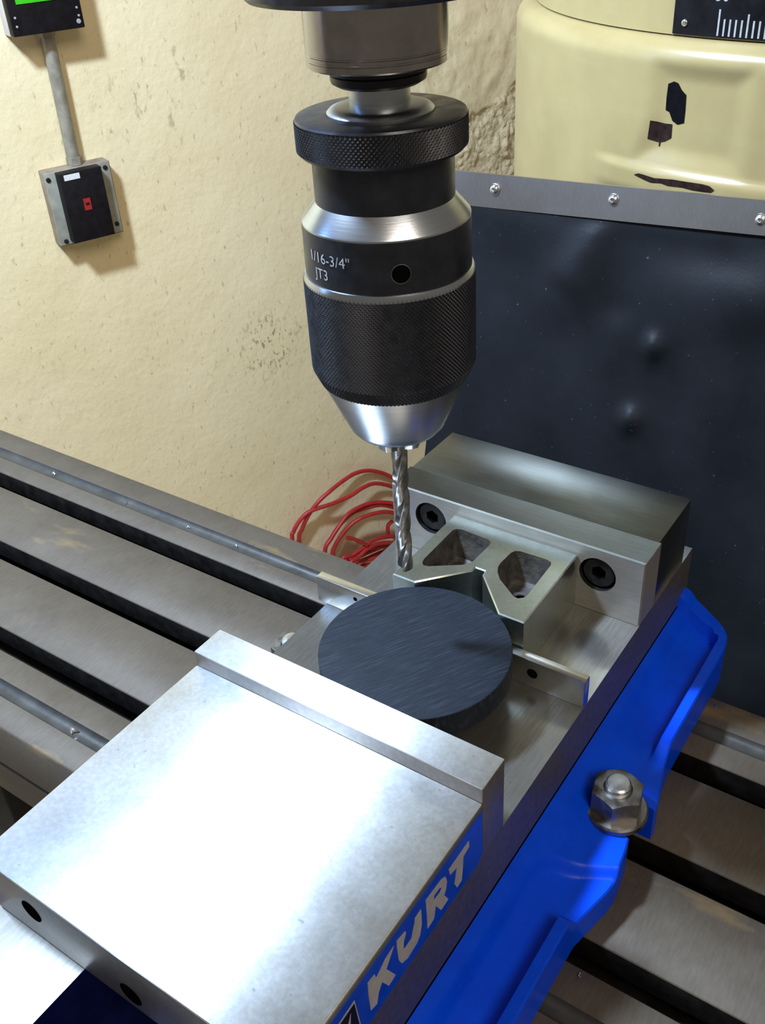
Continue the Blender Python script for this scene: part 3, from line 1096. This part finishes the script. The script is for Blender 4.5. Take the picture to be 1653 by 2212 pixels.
bm = bmesh.new()
NA = 190
zs = [FLOOR, -10, 0, 3]
z = 4.6
while z < ZS - 0.56: zs.append(z); z += 0.07
for k in range(13): zs.append(ZS - 0.55 + 0.55 * math.sin(PI / 2 * k / 12))
angs = [-1.75 + (0.75 + 1.75) * k / NA for k in range(NA + 1)]
rows_ = [[bm.verts.new(column_pt(a, z)) for a in angs] for z in zs]
for p, q in zip(rows_, rows_[1:]):
    for i in range(NA):
        bm.faces.new((p[i], p[i + 1], q[i + 1], q[i]))
# close the back and top
tb = bm.verts.new((TC[0], TC[1], ZS)); bb = bm.verts.new((TC[0], TC[1], FLOOR))
for i in range(NA):
    bm.faces.new((rows_[-1][i], rows_[-1][i + 1], tb)); bm.faces.new((rows_[0][i], rows_[0][i + 1], bb))
for j in range(len(zs) - 1):
    pass
bm.faces.new([r[0] for r in rows_] + [tb, bb]); bm.faces.new([r[-1] for r in rows_] + [tb, bb])
finish(bm, 'column_casting', 'cream_paint', colm, smooth=50)


def face_patch(name, pts, mat, parent, lift=0.012):
    """thin irregular patch following the column surface: bare metal where the paint is gone"""
    bm = bmesh.new()
    vs = []
    def surf(x, z):
        a = math.asin(max(-1, min(1, (x - TC[0]) / CR)))
        p = column_pt(a, z); n = Vector((math.sin(a), -math.cos(a), 0))
        return p + n * lift
    vs = [bm.verts.new((x, 0, z)) for x, z in pts]
    edges = [bm.edges.new((vs[i], vs[(i + 1) % len(vs)])) for i in range(len(vs))]
    bmesh.ops.triangle_fill(bm, use_beauty=True, use_dissolve=False, edges=edges)
    bmesh.ops.subdivide_edges(bm, edges=bm.edges[:], cuts=3, use_grid_fill=True)
    for v in bm.verts:
        v.co = surf(v.co.x, v.co.z)
    return finish(bm, name, mat, parent)


CHA = [(-1.13, 8.22), (-0.98, 8.29), (-0.86, 8.26), (-0.75, 8.12), (-0.61, 8.02), (-0.59, 7.65), (-0.59, 7.37), (-0.77, 7.31), (-0.92, 7.38), (-1.03, 7.57), (-1.13, 7.61), (-1.14, 7.90)]
CHB = [(-1.48, 7.33), (-1.32, 7.32), (-1.12, 7.29), (-0.91, 7.30), (-0.90, 6.97), (-1.08, 6.86), (-1.19, 6.83), (-1.21, 6.72), (-1.24, 6.72), (-1.25, 6.83), (-1.29, 6.82), (-1.54, 6.87), (-1.51, 7.09)]
CHC = [(-1.73, 5.97), (-1.60, 6.03), (-1.46, 6.03), (-1.10, 6.00), (-0.96, 6.02), (-0.58, 6.06), (0.23, 6.08), (0.42, 6.06), (0.55, 5.98), (0.47, 5.91), (0.30, 5.90), (0.01, 5.89), (-0.30, 5.91), (-0.71, 5.88), (-0.9, 5.91), (-1.20, 5.87), (-1.4, 5.90)]
face_patch('paint_chip', CHA, 'bare_black', colm)
face_patch('paint_chip', CHB, 'bare_iron', colm)
face_patch('paint_chip', CHC, 'bare_iron', colm)

tur = empty('turret', (TC[0], TC[1], ZS), 'cream round turret with black graduated scale plate above the column seam', 'turret')
bm = bmesh.new()
lathe_bm(bm, [(TR, ZS + 0.03), (TR, 16.0)], (TC[0], TC[1], 0), 200, cap=False)
finish(bm, 'turret_casting', 'cream_paint', tur, smooth=40)
lathe('turret_seam', [(TR - 0.12, ZS - 0.05), (TR - 0.12, ZS + 0.08)], (TC[0], TC[1], 0), 'bare_iron', tur, 160, cap=False)


def tur_pt(x, z, lift):
    a = math.asin((x - TC[0]) / (TR + lift))
    return Vector((TC[0] + (TR + lift) * math.sin(a), TC[1] - (TR + lift) * math.cos(a), z))


def tur_quad(bm, x0, x1, z0, z1, lift, n=1, slant=0.0):
    prev = None
    first = None
    for i in range(n + 1):
        x = x0 + (x1 - x0) * i / n
        col_ = [bm.verts.new(tur_pt(x, z0, -0.02)), bm.verts.new(tur_pt(x, z0, lift)), bm.verts.new(tur_pt(x, z1, lift)), bm.verts.new(tur_pt(x, z1, -0.02))]
        if prev:
            for k in range(3):
                bm.faces.new((prev[k], prev[k + 1], col_[k + 1], col_[k]))
        else:
            bm.faces.new(col_)
        prev = col_
    bm.faces.new(prev)


bm = bmesh.new()
tur_quad(bm, -1.30, 5.2, ZS + 0.06, 11.4, 0.05, 40)
spl = finish(bm, 'scale_plate', 'plate_black', tur)
for k in range(11):
    x = -0.10 + 0.142 * k
    top = 9.86 if k == 0 or k == 10 else (9.79 if k == 5 else 9.66)
    bm = bmesh.new()
    tur_quad(bm, x - 0.022, x + 0.022, ZS + 0.10, top, 0.056)
    finish(bm, 'graduation_mark', 'tick_grey', spl)
bm = text_mesh('30', 0.36)
for v in bm.verts:
    v.co = tur_pt(-0.08 + v.co.x, 10.03 + v.co.y, 0.058)
finish(bm, 'scale_numeral', 'tick_grey', spl)


def round_screw(name, p, n, r, parent, mat='screw_bright'):
    """dome head screw with a socket, standing on point p along n"""
    bm = bmesh.new()
    prof = [(r, -0.01), (r * 0.98, r * 0.25), (r * 0.85, r * 0.48), (r * 0.60, r * 0.62), (r * 0.42, r * 0.66), (r * 0.36, r * 0.30), (0.001, r * 0.28)]
    rings = lathe_bm(bm, prof, (0, 0, 0), 24, cap=False)
    q = Vector(n).to_track_quat('Z', 'Y')
    for v in bm.verts:
        v.co = q @ v.co + Vector(p)
    return finish(bm, name, mat, parent, smooth=40)


round_screw('plate_screw', tur_pt(-0.98, 9.52, 0.05), (-0.27, -1, 0), 0.085, spl)

# ------------------------------------------------------------------ rubber way cover with its clamp strip
wc = empty('way_cover', (0, 8.5, -9), 'black rubber sheet way cover hanging below the cream column', 'way cover')
SHX0, SHX1, SHT, SHB = -6.72, 13.0, 5.66, -12.0


def gauss(dx, dz, sx, sz):
    return math.exp(-(dx / sx) ** 2 - (dz / sz) ** 2)


def seg_dist(x, z, a, b):
    ax, az = a; bx, bz = b
    t = max(0, min(1, ((x - ax) * (bx - ax) + (z - az) * (bz - az)) / ((bx - ax) ** 2 + (bz - az) ** 2)))
    return math.hypot(x - ax - t * (bx - ax), z - az - t * (bz - az)), t


def sheet_h(x, z):
    h = 0.0
    h += 0.22 * gauss(x + 0.17, z - 2.10, 0.30, 0.34)
    h += 0.22 * gauss(x + 0.42, z - 0.12, 0.30, 0.34)
    d, t = seg_dist(x, z, (-1.9, 5.3), (-3.0, 2.9))
    h += 0.20 * (0.3 + t) * math.exp(-(d / (0.30 + 0.5 * t)) ** 2) * (1 - sstep(0.75, 1.0, t) * 0.5)
    d, t = seg_dist(x, z, (-1.8, 5.1), (-1.4, 3.0))
    h -= 0.16 * t * math.exp(-(d / 0.6) ** 2)
    h += 0.24 * gauss(x - 2.2, z - 3.6, 1.5, 0.9)
    h -= 0.10 * gauss(x - 0.5, z - 4.5, 1.4, 0.6)
    h += 0.16 * gauss(x + 5.2, z - 0.4, 1.2, 3.0)
    h += 0.05 * noise.noise(Vector((x * 0.5, z * 0.5, 1.7)))
    return h


def sheet_pt(x, z, off=0.0):
    y = 7.05 + 0.2597 * (z + 2.54)
    k = 1 - sstep(4.6, 5.1, z)
    hh = sheet_h(x, z) * k + off
    return Vector((x, y - hh * 0.967, z + hh * 0.25))


bm = bmesh.new()
NX, NZ = 150, 130
g0 = [[bm.verts.new(sheet_pt(SHX0 + (SHX1 - SHX0) * i / NX, SHT + (SHB - SHT) * j / NZ)) for i in range(NX + 1)] for j in range(NZ + 1)]
g1 = [[bm.verts.new(sheet_pt(SHX0 + (SHX1 - SHX0) * i / NX, SHT + (SHB - SHT) * j / NZ, -0.10)) for i in range(NX + 1)] for j in range(NZ + 1)]
for g in (g0, g1):
    for j in range(NZ):
        for i in range(NX):
            bm.faces.new((g[j][i], g[j][i + 1], g[j + 1][i + 1], g[j + 1][i]))
for j in range(NZ):
    bm.faces.new((g0[j][0], g0[j + 1][0], g1[j + 1][0], g1[j][0])); bm.faces.new((g0[j][-1], g0[j + 1][-1], g1[j + 1][-1], g1[j][-1]))
for i in range(NX):
    bm.faces.new((g0[0][i], g0[0][i + 1], g1[0][i + 1], g1[0][i])); bm.faces.new((g0[-1][i], g0[-1][i + 1], g1[-1][i + 1], g1[-1][i]))
finish(bm, 'rubber_sheet', 'black_rubber', wc, smooth=60)

bm = bmesh.new()
prev = None
for i in range(41):
    x = -6.80 + (13.1 + 6.80) * i / 40
    zt_ = 5.74 + 0.026 * (x + 6.7); zb_ = 4.86 + 0.038 * (x + 6.7)
    yt, yb_ = 9.16, 8.96
    cur = [bm.verts.new(v) for v in ((x, yt + 0.06, zt_), (x, yt, zt_), (x, yb_, zb_), (x, yb_ + 0.06, zb_))]
    if prev:
        for k in range(4):
            bm.faces.new((prev[k], prev[(k + 1) % 4], cur[(k + 1) % 4], cur[k]))
    else:
        bm.faces.new(cur)
    prev = cur
bm.faces.new(prev)
st = finish(bm, 'clamp_strip', 'aluminium_strip', wc)
for x, z in ((-5.40, 5.40), (-1.93, 5.53), (1.83, 5.52), (5.5, 5.55)):
    ys_ = 9.16 - 0.2 * (5.80 - z) / 0.86
    round_screw('strip_screw', (x, ys_ - 0.03, z), (0, -1, 0.23), 0.125, st)
    lathe('screw_washer', [(0.06, ys_ + 0.03), (0.155, ys_ + 0.02), (0.155, ys_ - 0.035), (0.06, ys_ - 0.045)], (x, 0, z), 'screw_bright', st, 28, 'y', cap=False)

# ------------------------------------------------------------------ wall boxes and conduit


def wall_box(name, u0, u1, z0, z1, d0, d1, mat, parent, bev=0.06):
    bm = bmesh.new()
    add_box(bm, (u0, d0, z0), (u1, d1, z1)); bevel_all(bm, bev, 2)
    for v in bm.verts:
        v.co = wp(v.co.x, v.co.z, v.co.y)
    return finish(bm, name, mat, parent, smooth=40)


sw = empty('switch_box', wp(5.5, -4.6), 'black covered wall switch box with red label below the conduit', 'switch box')
wall_box('back_box', 3.55, 7.30, -4.50, -0.42, 0.0, 1.05, 'box_rusty', sw)
wall_box('face_plate', 3.50, 7.22, -4.40, -0.42, 1.05, 1.16, 'box_grey', sw, 0.03)
cov = wall_box('switch_cover', 4.10, 6.50, -4.22, -0.42, 1.16, 1.90, 'cover_black', sw, 0.04)
wall_box('white_sticker', 4.34, 5.22, -0.80, -0.50, 1.90, 1.915, 'label_white', cov, 0.0)
wall_box('red_label', 5.10, 5.50, -2.56, -1.92, 1.90, 1.92, 'label_red', cov, 0.0)
wall_box('red_label_mark', 5.20, 5.42, -2.30, -2.16, 1.92, 1.926, 'cover_black', cov, 0.0)
for u, z in ((3.68, -0.75), (3.85, -4.2), (6.95, -0.72), (6.95, -3.9)):
    bm = bmesh.new(); lathe_bm(bm, [(0.13, 0.0), (0.12, 0.07), (0.001, 0.10)], (0, 0, 0), 20, cap=False)
    q = WN.to_track_quat('Z', 'Y')
    for v in bm.verts: v.co = q @ v.co + wp(u, z, 1.16)
    finish(bm, 'corner_screw', 'dark_screw', sw)

dp = empty('display_unit', wp(5.7, 6.3), 'black wall unit with bright green panel at the top left corner', 'display unit')
wall_box('case', 3.60, 7.40, 6.35, 11.5, 0.0, 1.0, 'case_white', dp)
fr = wall_box('front_panel', 3.60, 7.30, 6.40, 11.4, 1.0, 1.7, 'cover_black', dp, 0.05)
wall_box('green_panel', 4.05, 7.00, 7.82, 10.8, 1.70, 1.74, 'green_panel', fr, 0.01)
for u, z in ((3.85, 7.25), (3.85, 6.85), (7.05, 7.35), (7.08, 6.98), (7.02, 6.72)):
    big = 0.12 if (u, z) == (7.02, 6.72) else 0.06
    bm = bmesh.new(); lathe_bm(bm, [(big, 0.0), (big * 0.9, 0.04), (0.001, 0.05)], (0, 0, 0), 18, cap=False)
    q = WN.to_track_quat('Z', 'Y')
    for v in bm.verts: v.co = q @ v.co + wp(u, z, 1.70)
    finish(bm, 'panel_screw', 'tick_grey', dp)

bm = bmesh.new()
tube_bm(bm, [wp(5.62, 6.45, 0.42), wp(5.60, 4.0, 0.42), wp(5.56, 1.5, 0.42), wp(5.52, -0.5, 0.42)], 0.36, 20)
cd = finish(bm, 'conduit', 'conduit_grey', None, smooth=50)
tag(cd, 'grey metal conduit running down the wall between the two black boxes', 'conduit')
for z in (6.25, -0.20):
    bm = bmesh.new()
    tube_bm(bm, [wp(5.58, z - 0.2, 0.42), wp(5.58, z + 0.2, 0.42)], 0.46, 6)
    finish(bm, 'conduit_nut', 'conduit_grey', cd)

# ------------------------------------------------------------------ red cable coiled against the foot of the wall
LOOPS = [[(15.54, -30.66), (15.74, -29.99), (16.22, -29.36), (16.92, -28.83), (17.66, -28.65), (19.12, -28.61), (20.78, -28.55), (22.05, -28.41), (23.31, -28.63), (24.81, -29.55)],
         [(16.16, -31.16), (16.53, -30.09), (17.22, -28.96), (18.12, -28.10), (19.23, -27.57), (20.49, -27.26), (21.73, -27.19), (22.97, -27.48), (24.04, -28.04), (24.95, -28.75)],
         [(17.92, -32.68), (18.64, -31.74), (19.55, -31.01), (20.62, -30.36), (21.90, -30.22), (23.19, -30.34), (24.81, -30.98)],
         [(18.25, -33.06), (19.02, -32.09), (19.94, -31.36), (21.09, -30.74), (22.30, -30.65), (23.59, -30.77), (24.78, -31.46)],
         [(18.72, -33.46), (19.06, -32.55), (19.90, -31.69), (20.81, -31.05), (21.86, -30.81), (23.4, -31.0), (24.8, -31.8)],
         [(19.88, -31.95), (20.44, -32.29), (21.08, -32.89), (21.56, -33.34)],
         [(19.18, -33.94), (20.14, -33.76), (21.20, -33.53), (22.08, -33.39), (23.22, -33.59), (24.62, -34.18)],
         [(19.57, -34.31), (20.55, -33.96), (21.53, -33.69), (22.93, -33.87), (24.50, -34.59)],
         [(24.70, -32.76), (24.23, -33.10), (24.18, -33.98)],
         [(19.88, -34.64), (20.77, -34.42), (22.00, -34.45), (23.32, -34.69), (24.56, -35.08)],
         [(20.37, -35.06), (21.42, -35.01), (22.66, -35.13), (24.54, -35.44)],
         [(21.02, -35.65), (22.08, -35.69), (24.50, -35.99)],
         [(20.1, -34.85), (21.1, -34.7), (22.3, -34.8), (24.5, -35.25)],
         [(20.7, -35.35), (21.7, -35.35), (24.5, -35.7)]]
OFFS = [1.0, 0.7, 1.1, 0.8, 1.4, 1.6, 1.5, 1.9, 1.0, 1.2, 1.6, 1.3, 0.9, 1.0]
bm = bmesh.new()
for i, (L, off) in enumerate(zip(LOOPS, OFFS)):
    L = list(L)
    if i not in (5, 8):
        # each turn runs on down to the floor on both sides of the coil
        u0, z0 = L[0]; u1, z1 = L[-1]
        du_, dz_ = L[-1][0] - L[-2][0], L[-1][1] - L[-2][1]
        L = [(u0 + 0.9, FLOOR + 0.3), (u0 + 0.1, (z0 + FLOOR) / 2)] + L + [(u1 + du_, z1 + dz_ * 1.3 - 0.1), (u1 + 3.6, (z1 * 0.5 + FLOOR * 0.5)), (u1 + 2.6, FLOOR + 0.3)]
    P3 = [wp(u, z, off + 0.25 * math.sin(u * 0.7 + i)) for u, z in L]
    tube_bm(bm, spline(P3, 8), 0.165, 10)
cb = finish(bm, 'extension_cable', 'cable_red', None, smooth=60)
tag(cb, 'coiled red cable leaning against the foot of the wall', 'cable')

# ------------------------------------------------------------------ bright metal chips lying on the table
CH = [(-7.53, -6.66, ZT - 0.12, 0.16, 'bright metal chip in the front coolant channel left of the vise'),
      (-16.95, 0.66, ZT - 0.12, 0.12, 'tiny bright metal chip in the rear channel, farthest left'),
      (-13.58, 0.68, ZT - 0.12, 0.10, 'tiny bright metal chip in the rear channel, second from the left'),
      (-10.94, 0.66, ZT - 0.12, 0.09, 'tiny bright metal chip in the rear channel, third from the left'),
      (-9.08, 0.66, ZT - 0.12, 0.09, 'tiny bright metal chip in the rear channel, nearest the vise'),
      (4.62, -5.92, ZT, 0.07, 'small bright metal chip beside the front slot right of the vise'),
      (4.47, 1.40, ZT, 0.07, 'small bright metal chip at the table edge behind the blue flange')]
for x, y, z, s, lab in CH:
    bm = bmesh.new()
    pts_ = []
    for k in range(9):
        t = k / 8
        pts_.append((t, math.sin(t * 5) * 0.3, abs(math.sin(t * 4)) * 0.35))
    prev = None
    ang = random.uniform(0, 6)
    for (a, b, c_) in pts_:
        p = Vector((a - 0.5, b, c_)); q = p + Vector((0.05, 0.35, 0.25))
        w_ = []
        for v in (p, q):
            v = Vector((v.x * math.cos(ang) - v.y * math.sin(ang), v.x * math.sin(ang) + v.y * math.cos(ang), v.z)) * s
            w_ += [Vector((x, y, z + 0.01)) + v, Vector((x, y, z + 0.02)) + v]
        cur = [bm.verts.new(w_[0]), bm.verts.new(w_[2]), bm.verts.new(w_[3]), bm.verts.new(w_[1])]
        if prev:
            for k in range(4):
                bm.faces.new((prev[k], prev[(k + 1) % 4], cur[(k + 1) % 4], cur[k]))
        else:
            bm.faces.new(cur)
        prev = cur
    bm.faces.new(prev)
    o = finish(bm, 'metal_chip', 'chip_bright')
    tag(o, lab, 'metal chip', 'metal chips on the table')
